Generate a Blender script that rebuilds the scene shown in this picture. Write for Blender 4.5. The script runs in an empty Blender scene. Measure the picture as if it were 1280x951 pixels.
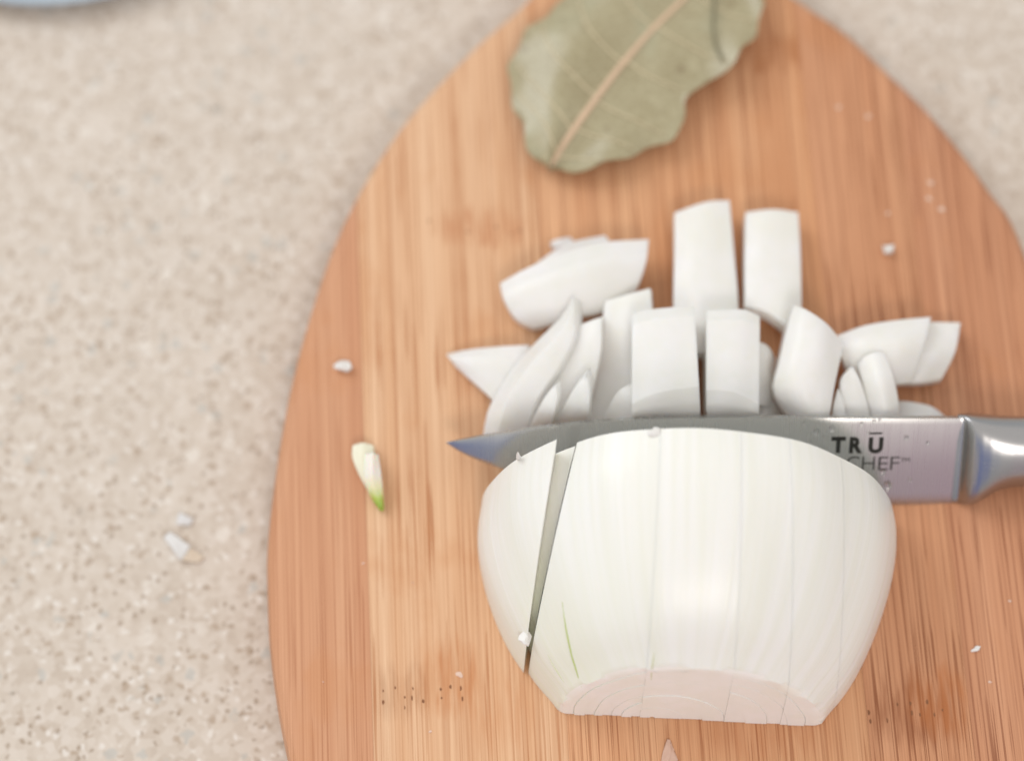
import bpy, bmesh, math, random
from mathutils import Vector, Matrix
from mathutils.bvhtree import BVHTree

# ------------------------------------------------------------------ camera, world, light
U = 0.01                      # all modelling numbers below are centimetres
F, ELEV, DIST = 3000.0, math.radians(70), 54.5
BT = 1.6                      # board top above the counter, cm
CAM = Vector((0, -DIST*math.cos(ELEV), BT + DIST*math.sin(ELEV)))
FWD = Vector((0, math.cos(ELEV), -math.sin(ELEV)))
RGT = Vector((1, 0, 0)); UPV = RGT.cross(FWD)
scn = bpy.context.scene
C = scn.collection
cd = bpy.data.cameras.new('camera'); cam = bpy.data.objects.new('camera', cd); C.objects.link(cam)
cam.location = CAM*U
cam.rotation_euler = (math.pi/2-ELEV, 0, 0)
cd.sensor_width = 36; cd.lens = F/1280*36
cd.clip_start = 0.02; cd.clip_end = 50
cd.dof.use_dof = True; cd.dof.focus_distance = 0.512; cd.dof.aperture_fstop = 4.0
scn.camera = cam

w = bpy.data.worlds.new('World'); scn.world = w; w.use_nodes = True
nt = w.node_tree; nt.nodes.clear()
def wn(t, **k):
    n = nt.nodes.new(t)
    for a, b in k.items(): setattr(n, a, b)
    return n
# soft daylit room: pale ceiling, neutral walls; blue-to-rose front tint added for blade reflections
tc = wn('ShaderNodeTexCoord'); sx = wn('ShaderNodeSeparateXYZ')
mr = wn('ShaderNodeMapRange'); mr.inputs[1].default_value = -0.5; mr.inputs[2].default_value = 0.5
rp = wn('ShaderNodeValToRGB')
rp.color_ramp.elements[0].position = .16; rp.color_ramp.elements[0].color = (0.28, 0.36, 0.70, 1)
rp.color_ramp.elements[1].position = .74; rp.color_ramp.elements[1].color = (0.80, 0.57, 0.68, 1)
e = rp.color_ramp.elements.new(0.42); e.color = (0.60, 0.61, 0.58, 1)
e = rp.color_ramp.elements.new(0.60); e.color = (0.64, 0.60, 0.59, 1)
mz = wn('ShaderNodeMapRange'); mz.inputs[1].default_value = 0.45; mz.inputs[2].default_value = 0.75
mx = wn('ShaderNodeMix', data_type='RGBA'); mx.inputs[7].default_value = (1.0, 0.97, 0.93, 1)
my = wn('ShaderNodeMapRange'); my.inputs[1].default_value = -0.55; my.inputs[2].default_value = -0.85
mw_ = wn('ShaderNodeMix', data_type='RGBA'); mw_.inputs[6].default_value = (0.74, 0.76, 0.76, 1)
bg = wn('ShaderNodeBackground'); bg.inputs[1].default_value = 0.86
out = wn('ShaderNodeOutputWorld')
for a_, b_ in ((tc.outputs['Generated'], sx.inputs[0]), (sx.outputs[0], mr.inputs[0]), (mr.outputs[0], rp.inputs[0]), (sx.outputs[2], mz.inputs[0]),
               (mz.outputs[0], mx.inputs[0]), (sx.outputs[1], my.inputs[0]), (my.outputs[0], mw_.inputs[0]), (rp.outputs[0], mw_.inputs[7]), (mw_.outputs[2], mx.inputs[6]), (mx.outputs[2], bg.inputs[0]), (bg.outputs[0], out.inputs[0])):
    nt.links.new(a_, b_)

def area(name, loc, target, size, power, col, sy=None):
    l = bpy.data.lights.new(name, 'AREA'); l.energy = power; l.color = col; l.size = size
    if sy: l.shape = 'RECTANGLE'; l.size_y = sy
    o = bpy.data.objects.new(name, l); C.objects.link(o); o.location = loc
    d = Vector(target)-Vector(loc); o.rotation_euler = d.to_track_quat('-Z', 'Y').to_euler()
    return o
area('window_light', (-1.1, 0.95, 1.15), (0, 0, 0), 1.1, 13, (0.93, 0.97, 1.0), 0.9)
area('ceiling_light', (0.13, -0.86, 0.98), (0, 0, 0), 0.24, 3.6, (1.0, 0.93, 0.86))

vs = scn.view_settings
vs.view_transform = 'Standard'; vs.look = 'None'; vs.gamma = 1.0; vs.exposure = 0.0
vs.use_curve_mapping = False
scn.render.engine = 'CYCLES'
scn.cycles.max_bounces = 14; scn.cycles.diffuse_bounces = 12

# ------------------------------------------------------------------ helpers
def ray(x, y):
    return (FWD*F + RGT*(x-640) - UPV*(y-475.5)).normalized()
def P(x, y, z=0.0):                       # pixel -> point z cm above the board top (cm)
    d = ray(x, y); t = (BT+z-CAM.z)/d.z
    return CAM + d*t
def srgb(r, g, b):
    f = lambda c: (c/255/12.92 if c/255 <= .04045 else ((c/255+.055)/1.055)**2.4)
    return (f(r), f(g), f(b), 1)
def link_mesh(name, bm, m, parent=None, sharp=35, smooth=True):
    me = bpy.data.meshes.new(name)
    bmesh.ops.recalc_face_normals(bm, faces=bm.faces)
    bm.to_mesh(me); bm.free()
    for p in me.polygons: p.use_smooth = smooth
    if smooth: me.set_sharp_from_angle(angle=math.radians(sharp))
    if m: me.materials.append(m)
    o = bpy.data.objects.new(name, me); C.objects.link(o)
    if parent: o.parent = parent
    return o
def tag(o, label=None, cat=None, group=None, kind=None):
    for k, v in (('label', label), ('category', cat), ('group', group), ('kind', kind)):
        if v: o[k] = v
    return o
def empty(name, loc_cm, rz=0):
    o = bpy.data.objects.new(name, None); C.objects.link(o)
    o.location = Vector(loc_cm)*U; o.rotation_euler = (0, 0, rz); o.empty_display_size = .01
    return o
def catmull(pts, n):
    pts = [Vector(p) for p in pts]
    if len(pts) == 2: return [pts[0].lerp(pts[1], i/(n-1)) for i in range(n)]
    L = [0]
    for a, b in zip(pts, pts[1:]): L.append(L[-1]+max((b-a).length, 1e-6))
    res = []
    for i in range(n):
        s = L[-1]*i/(n-1); k = 0
        while k < len(pts)-2 and s > L[k+1]: k += 1
        t = (s-L[k])/(L[k+1]-L[k])
        p1, p2 = pts[k], pts[k+1]
        p0 = pts[k-1] if k else p1*2-p2
        p3 = pts[k+2] if k+2 < len(pts) else p2*2-p1
        res.append(.5*((2*p1)+(p2-p0)*t+(2*p0-5*p1+4*p2-p3)*t*t+(3*p1-p0-3*p2+p3)*t**3))
    return res

class N:                                   # tiny node-building helper
    def __init__(s, name):
        s.m = bpy.data.materials.new(name); s.m.use_nodes = True
        s.t = s.m.node_tree; s.b = s.t.nodes['Principled BSDF']
    def n(s, typ, ins=None, **k):
        nd = s.t.nodes.new(typ)
        for a, v in k.items(): setattr(nd, a, v)
        for a, v in (ins or {}).items():
            if hasattr(v, 'is_output') or isinstance(v, bpy.types.NodeSocket): s.t.links.new(v, nd.inputs[a])
            else: nd.inputs[a].default_value = v
        return nd
    def set(s, **k):
        for a, v in k.items():
            i = s.b.inputs[a.replace('_', ' ')]
            if isinstance(v, bpy.types.NodeSocket): s.t.links.new(v, i)
            else: i.default_value = v
    def obj(s, scale=(1, 1, 1), rot=(0, 0, 0), loc=(0, 0, 0)):
        c = s.n('ShaderNodeTexCoord'); return s.n('ShaderNodeMapping', {0: c.outputs['Object'], 1: loc, 2: rot, 3: scale}).outputs[0]
    def noise(s, vec, scale, detail=3, rough=.5):
        return s.n('ShaderNodeTexNoise', {'Vector': vec, 'Scale': scale, 'Detail': detail, 'Roughness': rough}).outputs[0]
    def ramp(s, fac, stops, interp='LINEAR'):
        r = s.n('ShaderNodeValToRGB', {0: fac}); cr = r.color_ramp; cr.interpolation = interp
        while len(cr.elements) < len(stops): cr.elements.new(.5)
        for el, (p, c) in zip(cr.elements, stops):
            el.position = p; el.color = c if hasattr(c, '__len__') else (c, c, c, 1)
        return r.outputs[0]
    def mix(s, fac, a, b, mode='MIX'):
        nd = s.n('ShaderNodeMix', data_type='RGBA', blend_type=mode)
        for i, v in ((0, fac), (6, a), (7, b)):
            if isinstance(v, bpy.types.NodeSocket): s.t.links.new(v, nd.inputs[i])
            else: nd.inputs[i].default_value = v
        return nd.outputs[2]
    def math(s, op, a, b=0.0, c=0.0):
        nd = s.n('ShaderNodeMath', operation=op)
        for i, v in enumerate((a, b, c)):
            if isinstance(v, bpy.types.NodeSocket): s.t.links.new(v, nd.inputs[i])
            else: nd.inputs[i].default_value = v
        return nd.outputs[0]
    def bump(s, h, strength, dist):
        s.set(Normal=s.n('ShaderNodeBump', {'Strength': strength, 'Distance': dist, 'Height': h}).outputs[0])

# ------------------------------------------------------------------ materials
def counter_material():
    m = N('quartz'); v = m.obj()
    base = m.ramp(m.noise(v, 60, 5, .65), [(.3, srgb(197, 185, 172)), (.7, srgb(213, 202, 190))])
    vo = m.n('ShaderNodeTexVoronoi', {'Vector': v, 'Scale': 560.0}, feature='F1')
    grain = m.ramp(vo.outputs['Color'], [(.15, srgb(190, 174, 158)), (.45, srgb(207, 194, 180)), (.85, srgb(222, 212, 202))])
    col = m.mix(.50, base, grain)
    # bigger chips, each with its own size and colour
    def chips(scale, seed, lo, c, warp):
        vv = m.n('ShaderNodeVectorMath', {0: v, 1: m.n('ShaderNodeVectorMath', {0: m.n('ShaderNodeTexNoise', {'Vector': v, 'Scale': scale*1.4}).outputs[1], 1: (warp/scale,)*3}, operation='MULTIPLY').outputs[0]}, operation='ADD').outputs[0]
        vv = m.n('ShaderNodeVectorMath', {0: vv, 1: (seed, seed*.7, 0)}, operation='ADD').outputs[0]
        a = m.n('ShaderNodeTexVoronoi', {'Vector': vv, 'Scale': scale}, feature='F1')
        pick = m.ramp(m.n('ShaderNodeSeparateColor', {0: a.outputs['Color']}).outputs[0], [(lo, 0.0), (lo+.02, 1.0)])
        near = m.ramp(a.outputs['Distance'], [(.28, 1.0), (.46, 0.0)])
        return m.math('MULTIPLY', pick, near), c
    for f, c in (chips(400, 1.3, .80, srgb(172, 152, 132), 1.2), chips(500, 4.1, .82, srgb(230, 224, 217), 1.0),
                 chips(300, 7.7, .90, srgb(186, 184, 178), 1.2), chips(640, 9.9, .84, srgb(152, 132, 112), 1.0), chips(240, 3.3, .93, srgb(228, 221, 212), 1.4)):
        col = m.mix(m.math('MULTIPLY', f, .68), col, c)
    m.set(Base_Color=col, Roughness=.38, Specular_IOR_Level=.3)
    return m.m

BROT = math.radians(2.8)                  # board (and grain) turned a little about the vertical
def bamboo_material(name, light, dark, line, seed, strength, nodes=()):
    m = N(name); v = m.obj(loc=(seed*.37, seed*.11, 0))
    raw = m.obj()
    def st(sx, sy): return m.n('ShaderNodeMapping', {0: v, 3: (sx, sy, 30)}).outputs[0]
    wob = m.n('ShaderNodeTexNoise', {'Vector': st(14, 9), 'Scale': 1.0, 'Detail': 2.0})
    sep = m.n('ShaderNodeSeparateXYZ', {0: v})
    xx = m.math('ADD', sep.outputs[0], m.math('MULTIPLY', m.math('SUBTRACT', wob.outputs[0], .5), .0006))
    vv = m.n('ShaderNodeCombineXYZ', {0: xx, 1: sep.outputs[1], 2: sep.outputs[2]}).outputs[0]
    def nz(sx, sy, d=2): return m.noise(m.n('ShaderNodeMapping', {0: vv, 3: (sx, sy, 3)}).outputs[0], 1.0, d, .5)
    broad = m.ramp(nz(170, 3.5, 3), [(.28, 0.0), (.72, 1.0)])
    col = m.mix(broad, dark, light)
    fine = m.ramp(nz(2600, 14, 2), [(.35, 0.0), (.62, 1.0)])
    col = m.mix(m.math('MULTIPLY', fine, .30), col, line)
    # thin dark fibres (vascular bundles), broken into dashes
    fib = m.ramp(nz(1900, 5, 1), [(.585, 0.0), (.625, 1.0)])
    fib2 = m.ramp(nz(1600, 24, 1), [(.60, 0.0), (.64, 1.0)])
    fibm = m.math('MAXIMUM', fib, fib2)
    patch = m.ramp(m.noise(st(55, 22), 1.0, 3, .6), [(.32, .25), (.62, 1.0)])
    col = m.mix(m.math('MULTIPLY', m.math('MULTIPLY', fibm, patch), strength), col, line)
    # oil and water stains
    stn = m.ramp(m.noise(st(60, 38), 1.0, 4, .55), [(.56, 0.0), (.68, 1.0)])
    col = m.mix(m.math('MULTIPLY', stn, .28), col, srgb(196, 132, 84))
    # bamboo nodes: a ragged band with stained fibres
    s2 = m.n('ShaderNodeSeparateXYZ', {0: raw})
    for (nx, ny, rx, ry, amt, colr) in nodes:
        jag = m.math('MULTIPLY', m.math('SUBTRACT', m.noise(st(260, 30), 1.0, 3, .7), .5), .016)
        dx = m.math('DIVIDE', m.math('SUBTRACT', s2.outputs[0], nx), rx)
        dy = m.math('DIVIDE', m.math('ADD', m.math('SUBTRACT', s2.outputs[1], ny), jag), ry)
        r = m.math('SQRT', m.math('ADD', m.math('MULTIPLY', dx, dx), m.math('MULTIPLY', dy, dy)))
        k = m.ramp(r, [(.55, 1.0), (1.0, 0.0)])
        strk = m.ramp(nz(700, 70, 2), [(.40, .15), (.60, 1.0)])
        col = m.mix(m.math('MULTIPLY', m.math('MULTIPLY', k, strk), amt), col, colr)
    m.set(Base_Color=col, Specular_IOR_Level=.3)
    m.set(Roughness=m.ramp(nz(300, 20, 3), [(.3, .46), (.7, .60)]))
    m.bump(m.math('SUBTRACT', 1.0, fibm), .25, .00012)
    return m.m

def onion_material(name, base, vein_axis='y', vein=.3, sss=.75, scale=.0014, trans=0.0):
    m = N(name)
    if vein_axis == 'y':                       # veins run from end to end: noise over the angle round the onion's axis
        sp_ = m.n('ShaderNodeSeparateXYZ', {0: m.obj()})
        th = m.math('ARCTAN2', sp_.outputs[2], sp_.outputs[0])
        def ang(k, ky): return m.n('ShaderNodeCombineXYZ', {0: m.math('MULTIPLY', th, k), 1: m.math('MULTIPLY', sp_.outputs[1], ky)}).outputs[0]
        n3 = m.noise(ang(48, 9), 1.0, 2, .5); n1 = m.noise(ang(95, 20), 1.0, 3, .6); n2 = m.noise(ang(17, 14), 1.0, 3, .5)
    else:
        n1 = m.noise(m.obj(), 300, 3, .5); n2 = m.noise(m.obj(), 90, 3, .5); n3 = n1
    c2 = (base[0]*.95, base[1]*.955, base[2]*.90, 1)
    col = m.mix(m.ramp(n2, [(.35, 0.0), (.7, 1.0)]), base, c2)
    col = m.mix(m.math('MULTIPLY', m.ramp(n1, [(.5, 0.0), (.75, 1.0)]), .45), col, (base[0]*.93, base[1]*.95, base[2]*.88, 1))
    if vein_axis == 'y':                       # pale green blush low on one flank
        gx = m.n('ShaderNodeMapRange', {0: sp_.outputs[0], 1: .004, 2: -.034}, interpolation_type='SMOOTHSTEP').outputs[0]
        gy = m.n('ShaderNodeMapRange', {0: sp_.outputs[1], 1: -.008, 2: -.048}, interpolation_type='SMOOTHSTEP').outputs[0]
        blush = m.math('MULTIPLY', m.math('MULTIPLY', gx, gy), m.ramp(n3, [(.3, .35), (.7, 1.0)]))
        col = m.mix(m.math('MULTIPLY', blush, .8), col, (.80, .84, .66, 1))
    m.set(Base_Color=col, Specular_IOR_Level=.5, Subsurface_Weight=sss, Subsurface_Scale=scale)
    m.set(Roughness=.30)
    m.set(Subsurface_Radius=(1.0, .92, .82), IOR=1.36)
    m.b.subsurface_method = 'RANDOM_WALK'
    if trans:
        tr = m.n('ShaderNodeBsdfTranslucent', {0: base}); mxs = m.n('ShaderNodeMixShader', {0: trans, 1: m.b.outputs[0], 2: tr.outputs[0]})
        m.t.links.new(mxs.outputs[0], m.t.nodes['Material Output'].inputs[0])
    m.bump(m.math('ADD', m.math('ADD', m.math('MULTIPLY', n1, .14), m.math('MULTIPLY', n3, .45)), n2), vein, .0004)
    return m.m

def steel_material(name, rough, sc, col=(.47, .47, .46, 1), aniso=.4):
    m = N(name)
    n1 = m.noise(m.obj(sc), 1.0, 3, .6)
    sm = m.noise(m.obj((60, 60, 60)), 1.0, 3, .5)
    m.set(Base_Color=col, Metallic=1.0, Anisotropic=aniso)
    m.set(Roughness=m.math('ADD', m.math('MULTIPLY', n1, .10), m.math('ADD', m.math('MULTIPLY', sm, .08), rough-.08)))
    m.bump(n1, .05, .00002)
    return m.m

def leaf_material():
    m = N('dried_bay_leaf'); v = m.obj()
    c = m.ramp(m.noise(v, 70, 4, .6), [(.25, srgb(150, 138, 104)), (.55, srgb(164, 154, 122)), (.8, srgb(166, 166, 138))])
    ve = m.n('ShaderNodeTexVoronoi', {'Vector': v, 'Scale': 420.0}, feature='DISTANCE_TO_EDGE').outputs['Distance']
    c = m.mix(m.ramp(ve, [(.0, .45), (.09, 0.0)]), c, srgb(190, 182, 150))
    c = m.mix(m.ramp(m.noise(v, 240, 2), [(.66, 0.0), (.74, .5)]), c, srgb(120, 100, 72))
    m.set(Base_Color=c, Roughness=.30, Specular_IOR_Level=.6)
    m.bump(m.noise(v, 700, 3), .2, .0002)
    return m.m
def plain(name, col, rough=.5, spec=.4, var=.08, scale=300):
    m = N(name); n = m.noise(m.obj(), scale, 3)
    m.set(Base_Color=m.mix(m.ramp(n, [(.3, 0.0), (.7, 1.0)]), col, tuple(c*(1-var) for c in col[:3])+(1,)), Roughness=rough, Specular_IOR_Level=spec)
    return m.m

M_onion = onion_material('onion_flesh', (.875, .865, .835, 1), 'y', .34, .4, .0006)
M_piece = onion_material('onion_cut_flesh', (.92, .905, .895, 1), 'none', .05, .7, .0030, .15)
M_end = onion_material('onion_trimmed_end', (.93, .91, .88, 1), 'none', .25, .15, .0003)
M_steel = steel_material('brushed_blade_steel', .27, (1500, 40, 40))
M_handle = steel_material('satin_handle_steel', .24, (60, 1500, 1500), (.42, .415, .42, 1))
M_leaf = leaf_material()
M_rib = plain('leaf_midrib', srgb(216, 186, 156), .5)
M_vein = plain('leaf_vein', srgb(206, 192, 158), .5)
M_ink = plain('etched_ink', srgb(44, 44, 40), .5, .2)
M_pit = plain('bamboo_pit', srgb(140, 98, 72), .9, .1)
M_fleck = plain('dried_onion_fleck', srgb(226, 196, 178), .5)
M_crumb = plain('onion_crumb', (.82, .80, .77, 1), .4)

# ------------------------------------------------------------------ counter
bm = bmesh.new()
for x, y in ((-300, -120), (300, -120), (300, 200), (-300, 200)): bm.verts.new((x*U, y*U, 0))
bm.faces.new(bm.verts)
tag(link_mesh('countertop', bm, counter_material(), smooth=False), kind='structure')

# ------------------------------------------------------------------ cutting board: egg outline, laminated bamboo planks
bo = P(860, 680)                                   # board origin (on its axis), board frame turned by BROT
def to_board(p):
    d = Vector((p.x-bo.x, p.y-bo.y)); c, s = math.cos(BROT), math.sin(BROT)
    return (d.x*c + d.y*s, -d.x*s + d.y*c)         # rotated by -BROT
left_px = [(359, 951), (345, 880), (335, 800), (332, 720), (332, 690), (336, 640), (347, 560), (362, 480), (383, 400), (413, 310), (450, 232), (500, 155), (553, 95), (600, 48), (655, 0)]
right_px = [(1005, 0), (1060, 38), (1110, 85), (1160, 133), (1200, 180), (1240, 235), (1280, 300)]
Lb = [to_board(P(*q)) for q in left_px]; Rb = [to_board(P(*q)) for q in right_px]
yl = Lb[0][1]
outline = [(-Lb[1][0]*0+Lb[0][0]+.45, yl-2.2), (Lb[0][0]+1.9, yl-4.6), (Lb[0][0]+4.6, yl-6.6), (0, yl-7.4)]
outline = outline[::-1] + Lb                        # bottom centre, up the left side
tipy = Lb[-1][1]
outline += [(-1.9, tipy+1.25), (0.0, tipy+1.85), (1.9, tipy+1.25)]
outline += Rb
mirror = [(-x, y) for x, y in Lb if y < Rb[-1][1]-3.2]
outline += mirror[::-1] + [(-x, y) for x, y in ((Lb[0][0]+.45, yl-2.2), (Lb[0][0]+1.9, yl-4.6), (Lb[0][0]+4.6, yl-6.6))]
loop = catmull([Vector((x, y, 0)) for x, y in outline+[outline[0]]], 260)[:-1]
board = empty('cutting_board', (bo.x, bo.y, 0), BROT)
tag(board, 'egg shaped laminated bamboo cutting board lying on the speckled counter', 'cutting board')
seams_px = [(460, 700), (706, 860), (1084, 900), (1190, 700)]
seams = [to_board(P(*q))[0] for q in seams_px]
xs = [-30]+seams+[30]
tones = [((217, 167, 131), (203, 147, 111), (166, 106, 72), .55),
         ((231, 193, 157), (219, 172, 132), (172, 108, 64), .85),
         ((227, 178, 137), (213, 156, 114), (152, 90, 52), .75),
         ((215, 160, 122), (202, 143, 105), (138, 82, 50), .85),
         ((213, 157, 121), (196, 137, 101), (138, 82, 54), .80)]
def bp(x, y): a = to_board(P(x, y)); return a[0]*U, a[1]*U
nodes = [[], [bp(500, 862)+(.010, .007, .30, srgb(150, 100, 66)), bp(566, 850)+(.008, .010, .55, srgb(192, 122, 72)), bp(600, 285)+(.013, .006, .55, srgb(184, 116, 72)), bp(625, 880)+(.010, .010, .3, srgb(196, 128, 80))],
         [bp(960, 65)+(.016, .006, .7, srgb(170, 106, 62)), bp(950, 900)+(.02, .012, .3, srgb(176, 106, 60))],
         [bp(1140, 885)+(.013, .009, .60, srgb(140, 80, 46)), bp(1178, 870)+(.009, .009, .6, srgb(182, 110, 60))], []]
for i in range(5):
    bm = bmesh.new()
    # rings: bottom, side, rounded upper edge, top
    rings = []
    for inset, z in ((.30, 0.0), (.06, .12), (0, .35), (0, 1.25), (.07, 1.47), (.20, 1.57), (.36, BT)):
        r = []
        n = len(loop)
        for k, p in enumerate(loop):
            t = (loop[(k+1) % n]-loop[k-1]).normalized(); nrm = Vector((t.y, -t.x, 0))
            if nrm.dot(p) > 0: nrm = -nrm
            q = p+nrm*inset
            r.append(bm.verts.new((q.x*U, q.y*U, z*U)))
        rings.append(r)
    for a, b in zip(rings, rings[1:]):
        for k in range(len(a)): bm.faces.new((a[k], a[(k+1) % len(a)], b[(k+1) % len(a)], b[k]))
    bm.faces.new(rings[0][::-1]); bm.faces.new(rings[-1])
    for xc, sgn in ((xs[i]+.0015, -1), (xs[i+1]-.0015, 1)):
        if abs(xc) > 25: continue
        g = bmesh.ops.bisect_plane(bm, geom=bm.verts[:]+bm.edges[:]+bm.faces[:], plane_co=(xc*U, 0, 0), plane_no=(sgn, 0, 0), clear_outer=True)
        ed = [e for e in g['geom_cut'] if isinstance(e, bmesh.types.BMEdge)]
        bmesh.ops.contextual_create(bm, geom=ed)
    l, d, ln, stg = tones[i]
    mat = bamboo_material('bamboo_plank_%d' % i, srgb(*l), srgb(*d), srgb(*ln), i*1.7+.3, stg, nodes[i])
    o = link_mesh('plank', bm, mat, board, 25)
# tiny dark pores at the bamboo nodes
pits = [(479, 863), (479, 877), (494, 859), (516, 860), (506, 871), (506, 884), (515, 872), (529, 876), (552, 872), (563, 858), (576, 860), (578, 873), (551, 861),
        (1086, 890), (1088, 901), (1109, 900), (1122, 880), (1138, 879), (1140, 891), (1159, 877), (1178, 887), (1150, 893), (1168, 893),
        (585, 290), (620, 284), (650, 288), (640, 292), (536, 276)]
rnd = random.Random(4)
bm = bmesh.new()
for q in pits:
    x, y = bp(*q); a, b = rnd.uniform(.00015, .0003), rnd.uniform(.0003, .0006)
    ring = [bm.verts.new((x+a*math.cos(k*math.pi/5)*rnd.uniform(.7, 1.2), y+b*math.sin(k*math.pi/5)*rnd.uniform(.7, 1.2), BT*U+.00004)) for k in range(10)]
    c = bm.verts.new((x, y, BT*U+.00003))
    for k in range(10): bm.faces.new((ring[k], ring[(k+1) % 10], c))
tag(link_mesh('pore', bm, M_pit, board), kind='stuff')

# ------------------------------------------------------------------ half onion
OR = -math.radians(2.2)
oc = P(857, 641)                                    # middle of the knife-cut face, on the board
def to_on(p):
    d = Vector((p.x-oc.x, p.y-oc.y)); c, s = math.cos(-OR), math.sin(-OR)
    return d.x*c - d.y*s, d.x*s + d.y*c
right_s = [(1104, 632), (1113, 656), (1117, 685), (1115, 712), (1109, 745), (1097, 785), (1080, 828), (1060, 865), (1040, 890), (1021, 906)]
left_s = [(627, 632), (618, 660), (614, 695), (616, 715), (622, 750), (637, 797), (655, 833), (672, 858), (692, 880), (706, 890)]
def table(pts):
    t = sorted((-to_on(P(*q))[1], abs(to_on(P(*q))[0])) for q in pts)
    return t
TR, TL = table(right_s), table(left_s)
def interp(t, s):
    if s <= t[0][0]: return t[0][1]
    for (a, b), (c, d) in zip(t, t[1:]):
        if s <= c:
            return b+(d-b)*(s-a)/(c-a)
    return t[-1][1]
def smooth_tab(t):
    lo, hi = t[0][0], t[-1][0]
    return lambda s: sum(interp(t, min(max(s+o, lo), hi)) for o in (-.3, -.15, 0, .15, .3))/5
fR, fL = smooth_tab(TR), smooth_tab(TL)
LEN = 0.5*(TR[-1][0]+TL[-1][0])
HS = 1.0; SHEAR = .12
fr = [1, .88, .775, .66, .545, .43, .31, .19, .02]
cx = [0, -.03, -.08, -.16, -.28, -.40, -.50, -.60, -.66]
def opt(k, s, th):
    a = fR(s) if math.cos(th) > 0 else fL(s)
    hgt = .5*(fR(s)+fL(s))*HS
    e_ = max(0, (s-LEN+.8)/.8); rnd_ = 1-.06*min(e_, 1.2)**2 if k == 0 else 1
    f = fr[k]; wob = 1+.006*math.sin(7*th+k)+.004*math.sin(13*th+2*k+s)
    z = hgt*f*math.sin(th)*wob*(rnd_ if k else rnd_)
    return Vector((a*f*math.cos(th)*wob + cx[k]*(s/LEN)**1.5, -s+(SHEAR+.07*(s/LEN)**3)*z, z))
def layer_bm(k, s_end, s0=0.0, nth=64, ns=26):
    bm = bmesh.new()
    def grid(kk, shrink):
        g = []
        for j in range(ns+1):
            s = s0+(s_end-s0)*j/ns; row = []
            for i in range(nth+1):
                p = opt(kk, s, math.pi*i/nth)
                if shrink: p = Vector((p.x*1.004, p.y, p.z*1.004))
                row.append(bm.verts.new(p*U))
            g.append(row)
        return g
    A, B = grid(k, False), grid(k+1, True)
    for j in range(ns):
        for i in range(nth):
            bm.faces.new((A[j][i], A[j][i+1], A[j+1][i+1], A[j+1][i])); bm.faces.new((B[j][i], B[j+1][i], B[j+1][i+1], B[j][i+1]))
        for i in (0, nth): bm.faces.new((A[j][i], A[j+1][i], B[j+1][i], B[j][i]))
    for j in (0, ns):
        for i in range(nth): bm.faces.new((A[j][i], A[j][i+1], B[j][i+1], B[j][i]))
    if k == 0:
        rim = [bm.edges.get((A[ns][i], A[ns][i+1])) for i in range(nth)]
        bmesh.ops.bevel(bm, geom=[e for e in rim if e], offset=.16*U, segments=5, affect='EDGES', profile=.5)
    bmesh.ops.recalc_face_normals(bm, faces=bm.faces)
    return bm
def cut(bm, co, no):
    g = bmesh.ops.bisect_plane(bm, geom=bm.verts[:]+bm.edges[:]+bm.faces[:], dist=1e-7, plane_co=co, plane_no=no, clear_outer=True)
    ed = [e for e in g['geom_cut'] if isinstance(e, bmesh.types.BMEdge)]
    if ed:
        bmesh.ops.holes_fill(bm, edges=ed, sides=0)
on_meshes = []
def slab(name, parent, left, right, ends, seed, inner_extra=0.0):
    """a lengthwise slab of the half onion: left/right = (point xy, plane normal angle)"""
    first = None; r = random.Random(seed)
    for k in range(8):
        bm = layer_bm(k, LEN+ends[k])
        for side, pl in ((-1, left), (1, right)):
            if pl is None: continue
            (x, y), ang = pl
            if k and side == 1 and inner_extra:
                dx_, dy_ = x-pv[0], y-pv[1]; c_, s_ = math.cos(-inner_extra), math.sin(-inner_extra)
                x, y = pv[0]+.075+dx_*c_-dy_*s_, pv[1]+dx_*s_+dy_*c_; ang -= inner_extra
            no = Vector((math.cos(ang), math.sin(ang), 0))*side
            cut(bm, Vector((x, y, 0))*U, no)
        if len(bm.verts) < 6: bm.free(); continue
        nm = name if first is None else 'layer'
        o = link_mesh(nm, bm, M_onion, parent if first is None else first, 38)
        o.data.materials.append(M_end)
        for pg in o.data.polygons:
            if pg.normal.y < -.85: pg.material_index = 1
        if first is None: first = o
        on_meshes.append(o)
    return first
onion = empty('onion_half', (oc.x, oc.y, BT+.012), OR)
tag(onion, 'large half of a peeled white onion, flat side down, scored lengthwise', 'onion')
def onion_plane(qb, zb, qf, zf):
    a = to_on(P(*qb, zb)); b = to_on(P(*qf, zf))
    d = Vector((a[0]-b[0], a[1]-b[1])).normalized()
    return ((a[0], a[1]), math.atan2(-d.x, d.y))
p_main = onion_plane((722, 545), 3.85, (661, 838), 0.1)
cuts = [p_main]
for xb, zb, xf, yf in ((826, 4.2, 800, 893), (926, 4.15, 905, 899), (986, 3.85, 975, 903), (1051, 3.1, 1040, 885)):
    yb = {826: 533, 926: 540, 986: 552, 1051: 574}[xb]
    cuts.append(onion_plane((xb, yb), zb, (xf, yf), 0.05))
cuts.append(None)
GAP = .0006
def off(pl, d):
    if pl is None: return None
    (x, y), a = pl; return ((x+d*math.cos(a), y+d*math.sin(a)), a)
re_ = random.Random(8)
ends = [[.02*i+re_.uniform(-.014, .014) for k in range(8)] for i in range(5)]
for i in range(5):
    slab('slice', onion, off(cuts[i], GAP), off(cuts[i+1], -GAP), ends[i], i)
for i, ch in enumerate(onion.children):
    ch.location.z = (.0, .00006, 0, .00005, .00002)[i] if i < 5 else 0
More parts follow.
